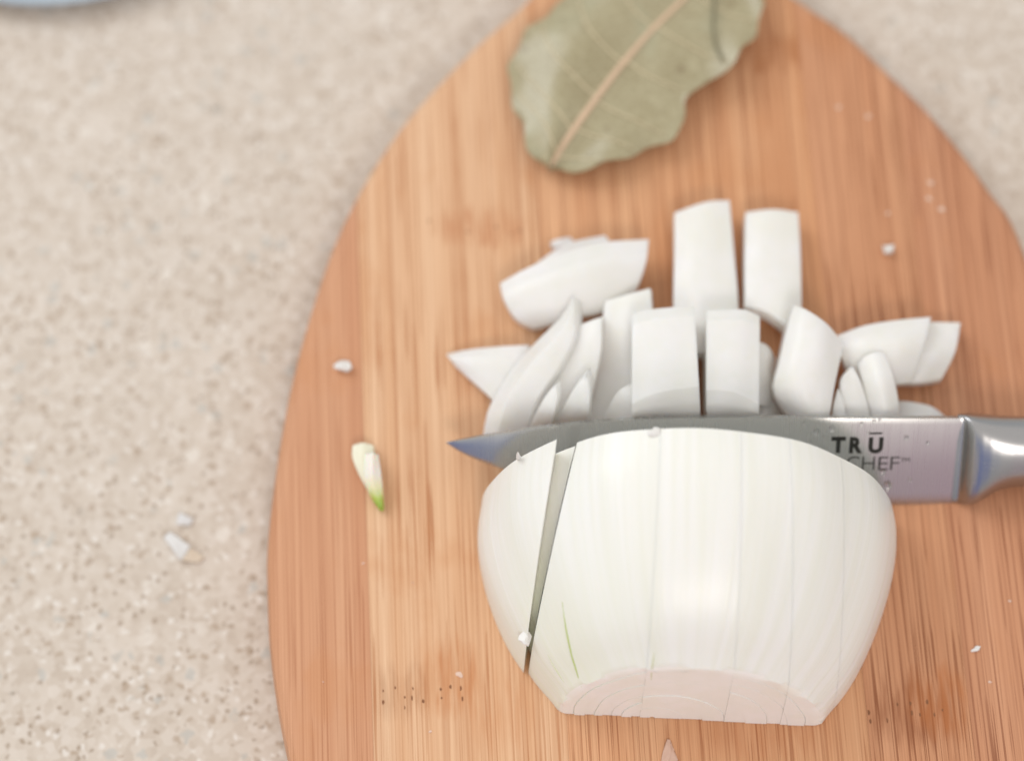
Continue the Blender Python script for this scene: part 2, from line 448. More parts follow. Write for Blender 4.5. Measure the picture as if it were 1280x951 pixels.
# parted end slab: same onion, turned a little outwards
side = empty('onion_slice', (oc.x, oc.y, BT+.012), OR)
tag(side, 'thick curved end slice of white onion parted from the half by an open cut', 'onion slice')
pv = to_on(P(655, 836)); a = math.radians(4.4)
slab('flesh', side, None, off(p_main, -GAP), (0,)*8, 9, a*.985)
pv = to_on(P(655, 836)); a = math.radians(4.4)
mrot = Matrix.Translation(Vector((pv[0], pv[1], 0))*U) @ Matrix.Rotation(a, 4, 'Z') @ Matrix.Translation(-Vector((pv[0], pv[1], 0))*U)
side.matrix_world = Matrix.Translation(Vector((oc.x-.11, oc.y, BT+.012))*U) @ Matrix.Rotation(OR, 4, 'Z') @ mrot
bpy.context.view_layer.update()
def bvh_of(objs):
    vv, ff = [], []
    for o in objs:
        b = len(vv); mw = o.matrix_world
        vv += [mw @ v.co for v in o.data.vertices]; ff += [[b+i for i in p.vertices] for p in o.data.polygons]
    return BVHTree.FromPolygons(vv, ff)
BV = bvh_of(on_meshes)
def hit(x, y):
    h = BV.ray_cast(CAM*U, ray(x, y))
    return (h[0]/U, h[1]) if h[0] else (None, None)

def tube_bm(pts, rad, flat=.5, seg=6, nrm=Vector((0, 0, 1))):
    bm = bmesh.new(); rows = []
    n = len(pts)
    for i, p in enumerate(pts):
        t = (pts[min(i+1, n-1)]-pts[max(i-1, 0)]).normalized(); s = t.cross(nrm).normalized(); u = s.cross(t)
        r = rad(i/(n-1)) if callable(rad) else rad
        rows.append([bm.verts.new((p+s*r*math.cos(2*math.pi*k/seg)+u*r*flat*math.sin(2*math.pi*k/seg))*U) for k in range(seg)])
    for a, b in zip(rows, rows[1:]):
        for k in range(seg): bm.faces.new((a[k], a[(k+1) % seg], b[(k+1) % seg], b[k]))
    bm.faces.new(rows[0]); bm.faces.new(rows[-1][::-1])
    return bm
M_green = plain('green_vein', srgb(196, 208, 140), .4)
M_green2 = plain('faint_green_vein', srgb(216, 220, 180), .4)
for pts, rad, mt in (([(703, 752), (708, 785), (712, 805), (716, 822), (722, 842), (727, 858)], .030, M_green),
                 ([(685, 818), (695, 836), (705, 852)], .018, M_green2), ([(818, 815), (815, 835), (814, 850)], .014, M_green2)):
    pp = [hit(*q)[0] for q in pts]
    if any(p is None for p in pp): continue
    pp = catmull(pp, 14)
    bm = tube_bm(pp, lambda t: rad*math.sin(math.pi*min(max(t, .06), .96))**.6, .35)
    o = link_mesh('green_vein', bm, mt)
    mw = o.matrix_world.copy(); o.parent = onion; o.matrix_parent_inverse = onion.matrix_world.inverted()

# ------------------------------------------------------------------ loose onion pieces: lofted from rails (pixel x, pixel y, cm above board)
def loft(rails, cols=14, sub=5, smooth_rows=False):
    rr = [catmull([P(*q) for q in r], cols) for r in rails]
    grid = []
    if smooth_rows:
        cs = [catmull([r[c] for r in rr], (len(rr)-1)*sub+1) for c in range(cols)]
        grid = [[cs[c][j] for c in range(cols)] for j in range(len(cs[0]))]
    else:
        for a, b in zip(rr, rr[1:]):
            for j in range(sub): grid.append([p.lerp(q, j/sub) for p, q in zip(a, b)])
        grid.append(rr[-1])
    return grid
def solid(grid, thick=None, bulge=0.0, floor=BT+.01, to_floor=False, seed=0):
    """closed body: upper surface = grid, lower surface = grid pushed down along its mean normal (or to the floor)"""
    R, K = len(grid), len(grid[0]); rd = random.Random(seed)
    nm = Vector((0, 0, 0))
    for j in range(R-1):
        for i in range(K-1):
            nm += (grid[j][i+1]-grid[j][i]).cross(grid[j+1][i]-grid[j][i])
    nm.normalize()
    if nm.z < 0: nm = -nm
    bm = bmesh.new(); top, bot = [], []
    ph = rd.uniform(0, 6)
    for j in range(R):
        tr, br = [], []
        for i in range(K):
            u, v = i/(K-1), j/(R-1)
            p = grid[j][i] + nm*(bulge*(1-(2*u-1)**2))
            p = p + nm*(.012*math.sin(9*u+ph+5*v)+.008*math.sin(17*v+ph*2))*min(1, 8*u*(1-u)+.2)
            q = Vector((p.x, p.y, floor)) if to_floor else p-nm*thick
            if to_floor:
                ce = grid[R//2][K//2]; q = q.lerp(Vector((ce.x, ce.y, floor)), .06)
            q.z = max(q.z, floor); p.z = max(p.z, q.z+.02)
            tr.append(bm.verts.new(p*U)); br.append(bm.verts.new(q*U))
        top.append(tr); bot.append(br)
    for j in range(R-1):
        for i in range(K-1):
            bm.faces.new((top[j][i], top[j][i+1], top[j+1][i+1], top[j+1][i])); bm.faces.new((bot[j][i], bot[j+1][i], bot[j+1][i+1], bot[j][i+1]))
        for i in (0, K-1): bm.faces.new((top[j][i], top[j+1][i], bot[j+1][i], bot[j][i]))
    for j in (0, R-1):
        for i in range(K-1): bm.faces.new((top[j][i], top[j][i+1], bot[j][i+1], bot[j][i]))
    bmesh.ops.remove_doubles(bm, verts=bm.verts, dist=2e-6)
    bmesh.ops.recalc_face_normals(bm, faces=bm.faces)
    se = [e for e in bm.edges if len(e.link_faces) == 2 and e.calc_face_angle(0) > .7]
    try: bmesh.ops.bevel(bm, geom=se, offset=.00016, segments=2, affect='EDGES', profile=.6)
    except Exception: pass
    return bm
def piece(label, rails, thick=.45, bulge=0.0, to_floor=False, cols=14, sub=5, smooth_rows=False, seed=1, name='onion_piece', mat=None, cat='onion piece', group='chopped onion pieces', sharp=24):
    bm = solid(loft(rails, cols, sub, smooth_rows), thick, bulge, to_floor=to_floor, seed=seed)
    o = link_mesh(name, bm, mat or M_piece, None, sharp)
    # origin at the piece's own base
    c = sum((v.co for v in o.data.vertices), Vector())/len(o.data.vertices); c.z = min(v.co.z for v in o.data.vertices)
    o.data.transform(Matrix.Translation(-c)); o.location = c
    if label: tag(o, label, cat, group)
    return o

# -- row of pieces right behind the blade
F1 = piece('curved onion crescent with pointed tip standing beside the knife, outermost of its row',
      [[(603, 548, .15), (612, 508, .45), (640, 460, .7), (680, 418, .95), (704, 394, 1.15), (716, 370, 1.25)],
       [(621, 548, .45), (631, 505, .95), (655, 468, 1.25), (690, 428, 1.4), (709, 404, 1.45), (717, 371, 1.3)],
       [(654, 545, .5), (666, 508, .95), (686, 476, 1.2), (706, 444, 1.3), (717, 418, 1.4), (719, 400, 1.35)]], .40, seed=1)
F2 = piece('slanted onion strip tucked against the pointed crescent behind the knife tip',
      [[(719, 409, 1.1), (735, 402, 1.25), (752, 396, 1.3)], [(700, 455, 1.05), (726, 442, 1.2), (751, 436, 1.3)],
       [(676, 500, .8), (708, 490, .9), (742, 482, 1.0)], [(655, 540, .3), (690, 540, .35), (728, 540, .4)]], .40, seed=2, smooth_rows=True)
F3 = piece('shaded onion strip leaning behind the first square-cut chunk',
      [[(756, 376, .9), (784, 368, 1.05), (813, 360, 1.1)], [(751, 415, .9), (784, 410, 1.05), (815, 400, 1.1)],
       [(744, 470, .6), (775, 465, .7), (808, 460, .8)], [(732, 535, .3), (762, 535, .35), (797, 535, .4)]], .40, seed=3, smooth_rows=True)
I1 = piece('small narrow onion sliver in front of the pointed crescent', [[(659, 540, .5), (672, 512, 1.15), (684, 492, 1.4), (694, 481, 1.5)], [(688, 540, .6), (693, 515, 1.35), (696, 498, 1.5), (695, 482, 1.5)]], .3, seed=4)
I2 = piece('small broad onion sliver in front of the slanted strip', [[(688, 540, .5), (703, 512, 1.2), (718, 486, 1.5), (733, 468, 1.6)], [(733, 540, .6), (736, 512, 1.45), (737, 490, 1.6), (734, 469, 1.6)]], .3, seed=5)
I3 = piece('small rounded onion sliver touching the side of the first square-cut chunk', [[(748, 540, .6), (760, 510, 1.0), (772, 490, 1.3), (784, 482, 1.4)], [(789, 540, .9), (790, 515, 1.2), (791, 498, 1.4), (789, 485, 1.4)]], .3, seed=6)
F4 = piece('wide square-cut onion chunk with a flat top standing behind the blade',
      [[(790, 393, 1.5), (808, 387, 1.6), (838, 384, 1.7), (868, 382, 1.7)], [(790, 407, 1.65), (808, 401, 1.75), (838, 397, 1.85), (869, 395, 1.85)],
       [(790, 505, 1.65), (812, 494, 1.75), (840, 487, 1.85), (874, 483, 1.85)], [(790, 516, 1.5), (812, 510, 1.58), (840, 505, 1.65), (875, 503, 1.65)],
       [(791, 526, 1.25), (812, 525, 1.25), (840, 525, 1.25), (876, 525, 1.25)]], to_floor=True, seed=7)
F5 = piece('narrow square-cut onion chunk with a clipped corner standing behind the blade',
      [[(883, 388, 1.6), (905, 387, 1.65), (930, 387, 1.6), (950, 395, 1.5)], [(883, 401, 1.75), (905, 400, 1.8), (930, 400, 1.75), (950, 406, 1.6)],
       [(883, 487, 1.75), (905, 488, 1.75), (928, 494, 1.7), (949, 506, 1.55)], [(883, 506, 1.55), (905, 507, 1.55), (928, 511, 1.5), (949, 516, 1.42)],
       [(884, 525, 1.22), (905, 525, 1.22), (928, 526, 1.22), (949, 527, 1.2)]], to_floor=True, seed=8)
F6 = piece('rounded grey-white onion layer peeking out beside the clipped chunk',
      [[(938, 426, 1.0), (953, 428, 1.0), (963, 436, .9), (970, 448, .7)], [(936, 465, 1.0), (950, 466, 1.0), (960, 470, .9), (967, 478, .6)], [(940, 505, .9), (950, 505, .9), (958, 508, .8), (966, 512, .5)]], .5, seed=9)
F6b = piece('low curved onion layer at the foot of the clipped chunk',
      [[(944, 497, .6), (956, 494, .7), (968, 503, .6), (980, 519, .3)], [(944, 540, .6), (956, 538, .65), (966, 538, .5), (976, 540, .3)]], .4, seed=10)
F7 = piece('leaning five-sided onion chunk with a smooth curved back behind the blade',
      [[(993, 381, 1.5), (984, 410, 1.55), (975, 450, 1.5), (967, 488, 1.3), (985, 522, .9), (988, 540, .6)],
       [(1010, 388, 1.7), (1004, 420, 1.8), (997, 455, 1.75), (993, 490, 1.6), (1003, 522, 1.2), (1006, 540, .9)],
       [(1034, 405, 1.6), (1029, 435, 1.75), (1024, 465, 1.7), (1020, 490, 1.6), (1022, 522, 1.3), (1023, 540, 1.0)],
       [(1055, 430, 1.2), (1051, 447, 1.3), (1046, 470, 1.35), (1042, 490, 1.35), (1037, 522, 1.2), (1036, 540, .9)]], .7, seed=11, smooth_rows=True)
S1 = piece('tiny onion sliver wedged against the leaning five-sided chunk', [[(1038, 535, 1.0), (1041, 510, 1.15), (1047, 486, 1.3)], [(1060, 535, 1.0), (1056, 510, 1.2), (1049, 487, 1.3)]], .3, seed=12)
S2 = piece('long thin onion sliver beside the leaning five-sided chunk', [[(1059, 535, .9), (1052, 500, 1.15), (1051, 475, 1.25), (1064, 458, 1.3)], [(1090, 535, .9), (1083, 500, 1.15), (1075, 475, 1.3), (1066, 458, 1.3)]], .35, seed=13)
F9 = piece('rounded upright onion strip standing behind the blade lettering',
      [[(1072, 456, 1.1), (1080, 446, 1.25), (1092, 441, 1.35), (1105, 440, 1.3)], [(1078, 480, 1.15), (1088, 474, 1.35), (1100, 470, 1.45), (1115, 466, 1.35)],
       [(1085, 510, 1.0), (1096, 505, 1.2), (1108, 500, 1.3), (1122, 495, 1.15)], [(1091, 545, .6), (1102, 542, .8), (1114, 540, .9), (1126, 535, .8)]], .5, seed=14, smooth_rows=True)
F10 = piece('low flat onion scrap mostly hidden behind the blade heel', [[(1112, 500, .3), (1140, 502, .4), (1164, 507, .35), (1184, 522, .1)], [(1112, 540, .5), (1140, 540, .5), (1164, 540, .4), (1184, 545, .2)]], .3, seed=15)
# -- row further back
B1 = piece('tall wide onion strip with a notched end, lying farther from the knife',
      [[(843, 266, .65), (868, 256, .74), (890, 251, .76), (912, 250, .68)], [(843, 320, .75), (868, 318, .86), (892, 317, .88), (918, 318, .78)],
       [(842, 380, .78), (868, 385, .9), (896, 385, .92), (923, 382, .8)], [(844, 440, .7), (868, 440, .85), (896, 440, .9), (922, 440, .75)]], .45, seed=16, smooth_rows=True)
B2 = piece('tall narrow onion strip with an arched near end, lying farther from the knife',
      [[(932, 265, .58), (953, 262, .67), (976, 262, .67), (998, 265, .58)], [(931, 320, .7), (953, 318, .8), (977, 318, .8), (1001, 320, .7)],
       [(931, 383, .75), (956, 388, .88), (978, 404, .88), (1003, 428, .7)]], .45, seed=17, smooth_rows=True)
B3 = piece('broad fallen onion leaf with a blunt rounded end, lying left of the square chunks' .replace('left of', 'clear of'),
      [[(625, 354, .55), (655, 337, .75), (700, 317, .9), (755, 303, .9), (811, 299, .7)],
       [(630, 374, .7), (660, 358, .95), (704, 342, 1.1), (752, 331, 1.1), (808, 326, .85)],
       [(645, 398, .55), (672, 385, .85), (712, 372, 1.0), (752, 366, .95), (798, 356, .7)],
       [(668, 411, .3), (690, 405, .6), (722, 396, .8), (752, 390, .7), (788, 372, .5)]], .35, seed=18, smooth_rows=True)
B3b = piece('thin onion layer peeking out under the broad fallen leaf', [[(672, 328, .3), (698, 310, .45), (724, 300, .5), (757, 294, .4)], [(690, 345, .4), (715, 332, .5), (745, 322, .5), (770, 315, .45)]], .25, seed=19)
B3c = piece('tiny onion flake at the far edge of the broad fallen leaf', [[(687, 303, .05), (698, 298, .15), (712, 296, .1)], [(690, 309, .1), (702, 307, .2), (722, 305, .15)]], .12, seed=20, cols=8, sub=3)
B4 = piece('pointed onion wedge lying flat apart behind the knife tip',
      [[(557, 443, .1), (590, 436, .35), (625, 433, .5), (662, 431, .5)], [(562, 448, .3), (592, 450, .55), (622, 456, .6), (652, 460, .6)], [(570, 459, .15), (590, 476, .35), (608, 492, .4), (630, 515, .4)]], .3, seed=21, smooth_rows=True)
B5 = piece('smooth curved onion leaf lying at the far end behind the blade heel',
      [[(1045, 420, .7), (1080, 407, .95), (1120, 400, 1.0), (1164, 396, .85)], [(1050, 440, .9), (1085, 430, 1.2), (1122, 425, 1.2), (1158, 422, 1.0)],
       [(1060, 465, .8), (1090, 458, 1.0), (1122, 455, 1.05), (1148, 452, .9)], [(1075, 488, .4), (1098, 484, .6), (1122, 480, .7), (1140, 478, .6)]], .4, seed=22, smooth_rows=True)
B5b = piece('squared onion leaf nested under the smooth curved leaf', [[(1130, 404, .4), (1165, 402, .55), (1201, 403, .45)], [(1128, 440, .6), (1160, 440, .75), (1194, 440, .55)], [(1120, 478, .4), (1148, 478, .5), (1177, 474, .35)]], .3, seed=23, smooth_rows=True)

# ------------------------------------------------------------------ knife
TILT = math.radians(44)
k0 = P(900, 630, .06)
ku = Vector((0, math.cos(TILT), math.sin(TILT))); kx = Vector((1, 0, 0)); kn = Vector((0, -math.sin(TILT), math.cos(TILT)))
def K(x, y, lift=0.0):                              # pixel -> (a, b) on the blade plane, cm along kx / ku
    d = ray(x, y); t = (k0+kn*lift-CAM).dot(kn)/d.dot(kn); p = CAM+d*t-k0
    return p.dot(kx), p.dot(ku)
knife = empty('paring_knife', k0)
tag(knife, 'stainless steel kitchen knife resting on its edge behind the half onion', 'knife')
knife.rotation_euler = (TILT, 0, 0)                 # local x along blade, y edge to spine, z blade normal
spine_px = [(557, 553), (575, 549), (620, 541.5), (700, 530), (780, 523.5), (860, 521), (1000, 520.5), (1209, 521)]
edge_px = [(557, 553), (574, 564), (592, 573), (617, 582), (680, 601), (760, 617), (860, 626), (1000, 629), (1209, 630)]
nb = 60
x0, x1 = K(*spine_px[0])[0], K(*spine_px[-1])[0]
def crown(x):                                       # gentle lengthwise belly of the ground faces
    t = (x-x0)/(x1-x0)
    return -4.4*max(0, .21-t)**2 - 1.2*max(0, t-.7)**2
def KC(x, y): return K(x, y, crown(K(x, y)[0]))
sp = catmull([Vector(KC(*q)+(0,)) for q in spine_px], 400); ed = catmull([Vector(KC(*q)+(0,)) for q in edge_px], 400)
x0, x1 = sp[0].x, sp[-1].x
def at(curve, x):
    for a, b in zip(curve, curve[1:]):
        if a.x <= x <= b.x: return a.y+(b.y-a.y)*(x-a.x)/max(b.x-a.x, 1e-9)
    return curve[-1].y
prof = [(0, 0.004), (.06, .045), (.16, .062), (.5, .080), (.94, .095), (1.0, .070)]
bm = bmesh.new(); rows = []
for i in range(nb+1):
    t = i/nb; x = x0+(x1-x0)*(t**1.25)
    a, b = at(ed, x), at(sp, x)
    f = min(1, (b-a)/1.2)**.7 if i else .05
    cr = crown(x)
    front = [bm.verts.new(Vector((x, a+(b-a)*v, h*f+cr))*U) for v, h in prof]
    back = [bm.verts.new(Vector((x, a+(b-a)*v, -h*f+cr))*U) for v, h in prof[::-1]]
    rows.append(front+back)
for a, b in zip(rows, rows[1:]):
    n = len(a)
    for k in range(n): bm.faces.new((a[k], a[(k+1) % n], b[(k+1) % n], b[k]))
bm.faces.new(rows[0][::-1]); bm.faces.new(rows[-1])
bmesh.ops.remove_doubles(bm, verts=bm.verts, dist=1e-6)
link_mesh('blade', bm, M_steel, knife, 30)
# handle with bolster: rounded sections along x
def handle_sections():
    s = []                                          # (px x, top px y, bottom px y, half thickness, squareness)
    for x, yt, yb, h, q in ((1199, 521, 630, .10, 5), (1206, 521, 630, .12, 5), (1211, 521.5, 630, .26, 4.5), (1217, 522, 629.5, .38, 3.8), (1226, 523, 628, .47, 3.2), (1238, 524, 621, .53, 2.8), (1250, 525, 613, .57, 2.5),
                            (1264, 525.5, 609, .60, 2.3), (1282, 526, 607, .62, 2.2), (1330, 526, 606, .64, 2.2), (1420, 524, 612, .68, 2.2), (1560, 524, 618, .72, 2.2), (1680, 528, 616, .70, 2.2), (1740, 535, 606, .62, 2.2), (1760, 548, 592, .40, 2.2)):
        ax, t = K(x, yt); _, b = K(x, yb); s.append((ax, t, b, h, q))
    return s
bm = bmesh.new(); rows = []
hs = handle_sections()
dense = []
cs = catmull([Vector((a, b, c)) for a, b, c, d, e in hs], 90)
def lerp_hq(x):
    for A, B in zip(hs, hs[1:]):
        if A[0] <= x <= B[0]+1e-6:
            t = (x-A[0])/(B[0]-A[0]); return A[3]+(B[3]-A[3])*t, A[4]+(B[4]-A[4])*t
    return hs[-1][3], hs[-1][4]
xs_d = [v for v in [hs[0][0]+(hs[-1][0]-hs[0][0])*(j/110)**1.7 for j in range(111)]]
for x in xs_d:
    j = 0
    while j < len(cs)-2 and x > cs[j+1].x: j += 1
    t = (x-cs[j].x)/max(cs[j+1].x-cs[j].x, 1e-6); p = cs[j].lerp(cs[j+1], min(max(t, 0), 1))
    h, q = lerp_hq(x); mid, half = (p.y+p.z)/2, (p.y-p.z)/2
    row = []
    for k in range(40):
        th = 2*math.pi*k/40; c, s = math.cos(th), math.sin(th)
        row.append(bm.verts.new(Vector((x, mid+half*math.copysign(abs(c)**(2/q), c), h*math.copysign(abs(s)**(2/q), s)+crown(x1)))*U))
    rows.append(row)
for a, b in zip(rows, rows[1:]):
    for k in range(40): bm.faces.new((a[k], a[(k+1) % 40], b[(k+1) % 40], b[k]))
bm.faces.new(rows[0][::-1]); bm.faces.new(rows[-1])
link_mesh('handle', bm, M_handle, knife, 40)

# lettering etched on the blade
def letter(txt, box, bold=0.0, parent=None):
    cu = bpy.data.curves.new('lettering', 'FONT'); cu.body = txt; cu.size = 1; cu.offset = bold; cu.resolution_u = 6
    to = bpy.data.objects.new('tmp', cu); C.objects.link(to)
    bpy.context.view_layer.update()
    me = bpy.data.meshes.new_from_object(to.evaluated_get(bpy.context.evaluated_depsgraph_get()))
    bpy.data.objects.remove(to)
    xs_ = [v.co.x for v in me.vertices]; ys_ = [v.co.y for v in me.vertices]
    (a0, b1), (a1, b0) = K(box[0], box[1], .1), K(box[2], box[3], .1)
    for v in me.vertices:
        fx = (v.co.x-min(xs_))/(max(xs_)-min(xs_)); fy = (v.co.y-min(ys_))/(max(ys_)-min(ys_))
        a, b = a0+(a1-a0)*fx, b0+(b1-b0)*fy
        f = (b-at(ed, a))/(at(sp, a)-at(ed, a))
        for (v0, h0), (v1, h1) in zip(prof, prof[1:]):
            if v0 <= f <= v1: h = h0+(h1-h0)*(f-v0)/(v1-v0)
        v.co = Vector((a, b, h+crown(a)+.004))*U
    me.materials.clear(); me.materials.append(M_ink)
    o = bpy.data.objects.new('lettering', me); C.objects.link(o); o.parent = knife
    return o
for t, bx, bo_ in (('T', (1039.5, 546, 1056.5, 566.5), .055), ('R', (1062.5, 546.5, 1078, 567), .055), ('U', (1086.5, 547, 1103.5, 567.5), .055), ('-', (1087, 541, 1103, 543.2), 0),
                   ('C', (1058.5, 571, 1074, 588.5), -.012), ('H', (1078.5, 571.5, 1093, 588), -.012), ('E', (1099, 572, 1110, 588.5), -.012), ('F', (1114, 572, 1124, 588.5), -.012), ('T', (1126.5, 573.5, 1131, 578.5), .0), ('M', (1132, 573.5, 1137.5, 578.5), .0)):
    letter(t, bx, bo_)

# water drops on the blade
mg = N('water'); mg.set(Base_Color=(1, 1, 1, 1), Roughness=.02, IOR=1.33, Transmission_Weight=1.0)
for i, (x, y, r, lab) in enumerate(((1021, 540, .05, 0), (1040, 536, .05, 0), (1005, 529, .025, 0), (1077, 530, .03, 0), (1093, 527, .03, 0), (1100, 526, .025, 0), (1085, 541, .025, 0), (1104, 591, .045, 0), (1133, 548, .04, 0), (1160, 555, .028, 0), (1110, 608, .07, 0), (1030, 546, .02, 0), (1138, 601, .03, 0), (1014, 553, .03, 0))):
    a, b = K(x, y, .09); bm = bmesh.new(); r *= 1.3
    f = min(max((b-at(ed, a))/(at(sp, a)-at(ed, a)), 0), .99)
    h = [h0+(h1-h0)*(f-v0)/(v1-v0) for (v0, h0), (v1, h1) in zip(prof, prof[1:]) if v0 <= f <= v1][0]
    bmesh.ops.create_icosphere(bm, subdivisions=2, radius=1)
    for v in bm.verts: v.co = Vector((v.co.x*r, v.co.y*r*1.25, max(v.co.z, -.25)*r*.55))*U
    o = link_mesh('water_drop', bm, mg.m, None, 60)
    o.matrix_world = Matrix.Translation((k0+kx*a+ku*b+kn*(h+crown(a)+.25*.55*r))*U) @ Matrix.Rotation(TILT, 4, 'X')
    tag(o, 'tiny clear water drop clinging to the steel blade near its lettering', 'water drop', 'water drops on the blade')

# ------------------------------------------------------------------ bay leaf
le = [(690, 213, 0.3), (664, 196, 0.3), (655, 165, 0.4), (640, 122, 0.42), (636, 85, 0.45), (652, 50, 0.45), (692, 8, 0.5), (745, -38, 0.5), (810, -80, 0.5), (905, -120, 0.5)]
mi = [(685, 211, 0.35), (704, 181, 0.45), (725, 151, 0.5), (747, 121, 0.55), (769, 92, 0.6), (792, 64, 0.6), (820, 33, 0.6), (854, 0, 0.6), (892, -40, 0.55), (930, -115, 0.5)]
ri = [(690, 213, .35), (735, 211, .45), (790, 192, .55), (822, 180, .5), (851, 163, .55), (860, 120, .6), (905, 90, .65), (938, 50, .7), (953, 12, .7), (945, -60, .6)]
lm = [tuple((a*.5+b*.5)+(.26 if j == 2 else 0) for j, (a, b) in enumerate(zip(p, q))) for p, q in zip(le, mi)]
rm = [tuple((a*.5+b*.5)+(-.04 if j == 2 else 0) for j, (a, b) in enumerate(zip(p, q))) for p, q in zip(ri, mi)]
def leaf_grid():
    rr = [catmull([P(*q) for q in r], 70) for r in (le, lm, mi, rm, ri)]
    cs_ = [catmull([r[c] for r in rr[:3]], 19)[:-1]+catmull([r[c] for r in rr[2:]], 19) for c in range(70)]
    g = []
    for c in range(70):
        row = []
        for j in range(37):
            p = cs_[c][j].copy(); u = (j-18)/18; v = c/69
            e = min(1, (1-abs(u))*4)
            p.z += .035*math.sin(v*26+u*4)*abs(u) + .05*math.sin(v*9+u*7+1)*abs(u)
            if u < -.55: p.z += .10*math.sin(v*21)*(abs(u)-.55)*2
            if abs(u) > .85: p += Vector((math.sin(v*61+u), math.cos(v*47), .8*math.sin(v*38+u*2)))*.045*(abs(u)-.85)/.15
            row.append(p)
        g.append(row)
    return g
g = leaf_grid()
bm = bmesh.new()
T = [[bm.verts.new(p*U) for p in r] for r in g]; Bt = [[bm.verts.new((p-Vector((0, 0, .055)))*U) for p in r] for r in g]
for i in range(69):
    for j in range(36):
        bm.faces.new((T[i][j], T[i][j+1], T[i+1][j+1], T[i+1][j])); bm.faces.new((Bt[i][j], Bt[i+1][j], Bt[i+1][j+1], Bt[i][j+1]))
    for j in (0, 36): bm.faces.new((T[i][j], T[i+1][j], Bt[i+1][j], Bt[i][j]))
for i in (0, 69):
    for j in range(36): bm.faces.new((T[i][j], T[i][j+1], Bt[i][j+1], Bt[i][j]))
bmesh.ops.remove_doubles(bm, verts=bm.verts, dist=1e-6)
lc = P(760, 100)
leaf = empty('bay_leaf', (lc.x, lc.y, BT))
tag(leaf, 'dried olive green bay leaf with pale midrib lying on the board', 'bay leaf')
def under(o, par):
    o.parent = par; o.matrix_parent_inverse = Matrix.Translation(-par.location)
    return o
under(link_mesh('blade', bm, M_leaf, None, 60), leaf)
def leaf_at(u, v):                                   # u -1..1 across, v 0..1 along
    c = min(max(v*69, 0), 69); j = (u+1)*18; i0, j0 = min(int(c), 68), min(max(int(j), 0), 35)
    a, b = c-i0, j-j0
    return (g[i0][j0]*(1-a)+g[i0+1][j0]*a)*(1-b)+(g[i0][j0+1]*(1-a)+g[i0+1][j0+1]*a)*b
under(link_mesh('midrib', tube_bm([leaf_at(0, .01+.98*t/40)+Vector((0, 0, .02)) for t in range(41)], lambda t: .085-.045*t, .6, 8), M_rib, None, 60), leaf)
for sgn in (-1, 1):
    for v0 in ((.05, .13, .25, .38, .52, .66) if sgn < 0 else (.04, .14, .24, .39, .53, .68)):
        pts = [leaf_at(sgn*.93*t, v0+(.05*t+.13*t*t if sgn < 0 else .02*t+.07*t*t))+Vector((0, 0, .022)) for t in [k/16 for k in range(17)]]
        under(link_mesh('vein', tube_bm(pts, lambda t: .030*(1-t*.5), .4, 6), M_vein, None, 60), leaf)

cr_ = [P(x, y, .75) for x, y in ((893, -20), (893, 10), (892, 35), (895, 58), (903, 75))]  # shadow line along the leaf's fold, put in as a thin dark tube
under(link_mesh('crease_shade', tube_bm(catmull(cr_, 16), .045, .2, 6), plain('leaf_crease_shade', srgb(126, 120, 94), .6), None, 60), leaf)

# ------------------------------------------------------------------ scraps
def crumb(label, x, y, z, rx, ry, h, seed, name='onion_crumb', mat=None, cat='onion crumb', pos=None, rz=0.0, group='onion crumbs'):
    r = random.Random(seed); bm = bmesh.new()
    bmesh.ops.create_icosphere(bm, subdivisions=2, radius=1)
    for v in bm.verts:
        n_ = 1+.35*math.sin(v.co.x*3+seed)*math.cos(v.co.y*2.6+seed*2)+.18*r.uniform(-1, 1)
        v.co = Vector((v.co.x*rx*n_, v.co.y*ry*n_, max(v.co.z, -.8)*h*n_))*U
    o = link_mesh(name, bm, mat or M_crumb, None, 30)
    p = pos if pos else P(x, y, z); zmin = min(v.co.z for v in o.data.vertices)
    o.location = p*U + Vector((0, 0, -zmin)); o.rotation_euler = (0, 0, rz)
    return tag(o, label, cat, group)
crumb('small white onion crumb on the dark plank above the green-tipped scrap'.replace('above', 'away from'), 430, 460, .0, .20, .13, .10, 3)
crumb('small white onion crumb alone on the board beyond the tall strips', 1110, 314, .0, .16, .12, .10, 5)
for i, (x, y, r) in enumerate(((1163, 229, .09), (1161, 249, .09), (1177, 262, .10), (1110, 267, .07), (1048, 135, .09), (1085, 146, .09), (1262, 751, .05), (1237, 852, .05), (574, 843, .12), (538, 914, .05), (516, 728, .03), (454, 704, .04), (404, 852, .03))):
    crumb('tiny pale fleck of onion stuck to the bare bamboo board', x, y, -.01, r*.7, r*.55, .015, 20+i, name='onion_fleck', cat='onion fleck', mat=M_fleck, group='onion flecks on the board')
crumb('thin curled onion shred on the plank beside the half onion', 1220, 811, -.005, .11, .05, .03, 41, name='onion_shred', rz=.4)
p, n_ = hit(657, 798)
if p: crumb('white onion chip stuck on the parted end slice', 0, 0, 0, .13, .15, .07, 12, pos=p, name='onion_chip', rz=.6)
p = next((hit(648, y_)[0] for y_ in range(566, 600, 2) if hit(648, y_)[0]), None)
if p: crumb('tiny onion splinter standing up on the edge of the parted end slice', 0, 0, 0, .05, .05, .22, 15, pos=p-Vector((0, 0, .05)), name='onion_splinter')
p, n_ = hit(818, 541)
if p: crumb('little onion bead on the upper cut edge of the half onion', 0, 0, 0, .13, .10, .06, 16, pos=p-Vector((0, 0, .04)), name='onion_bead')
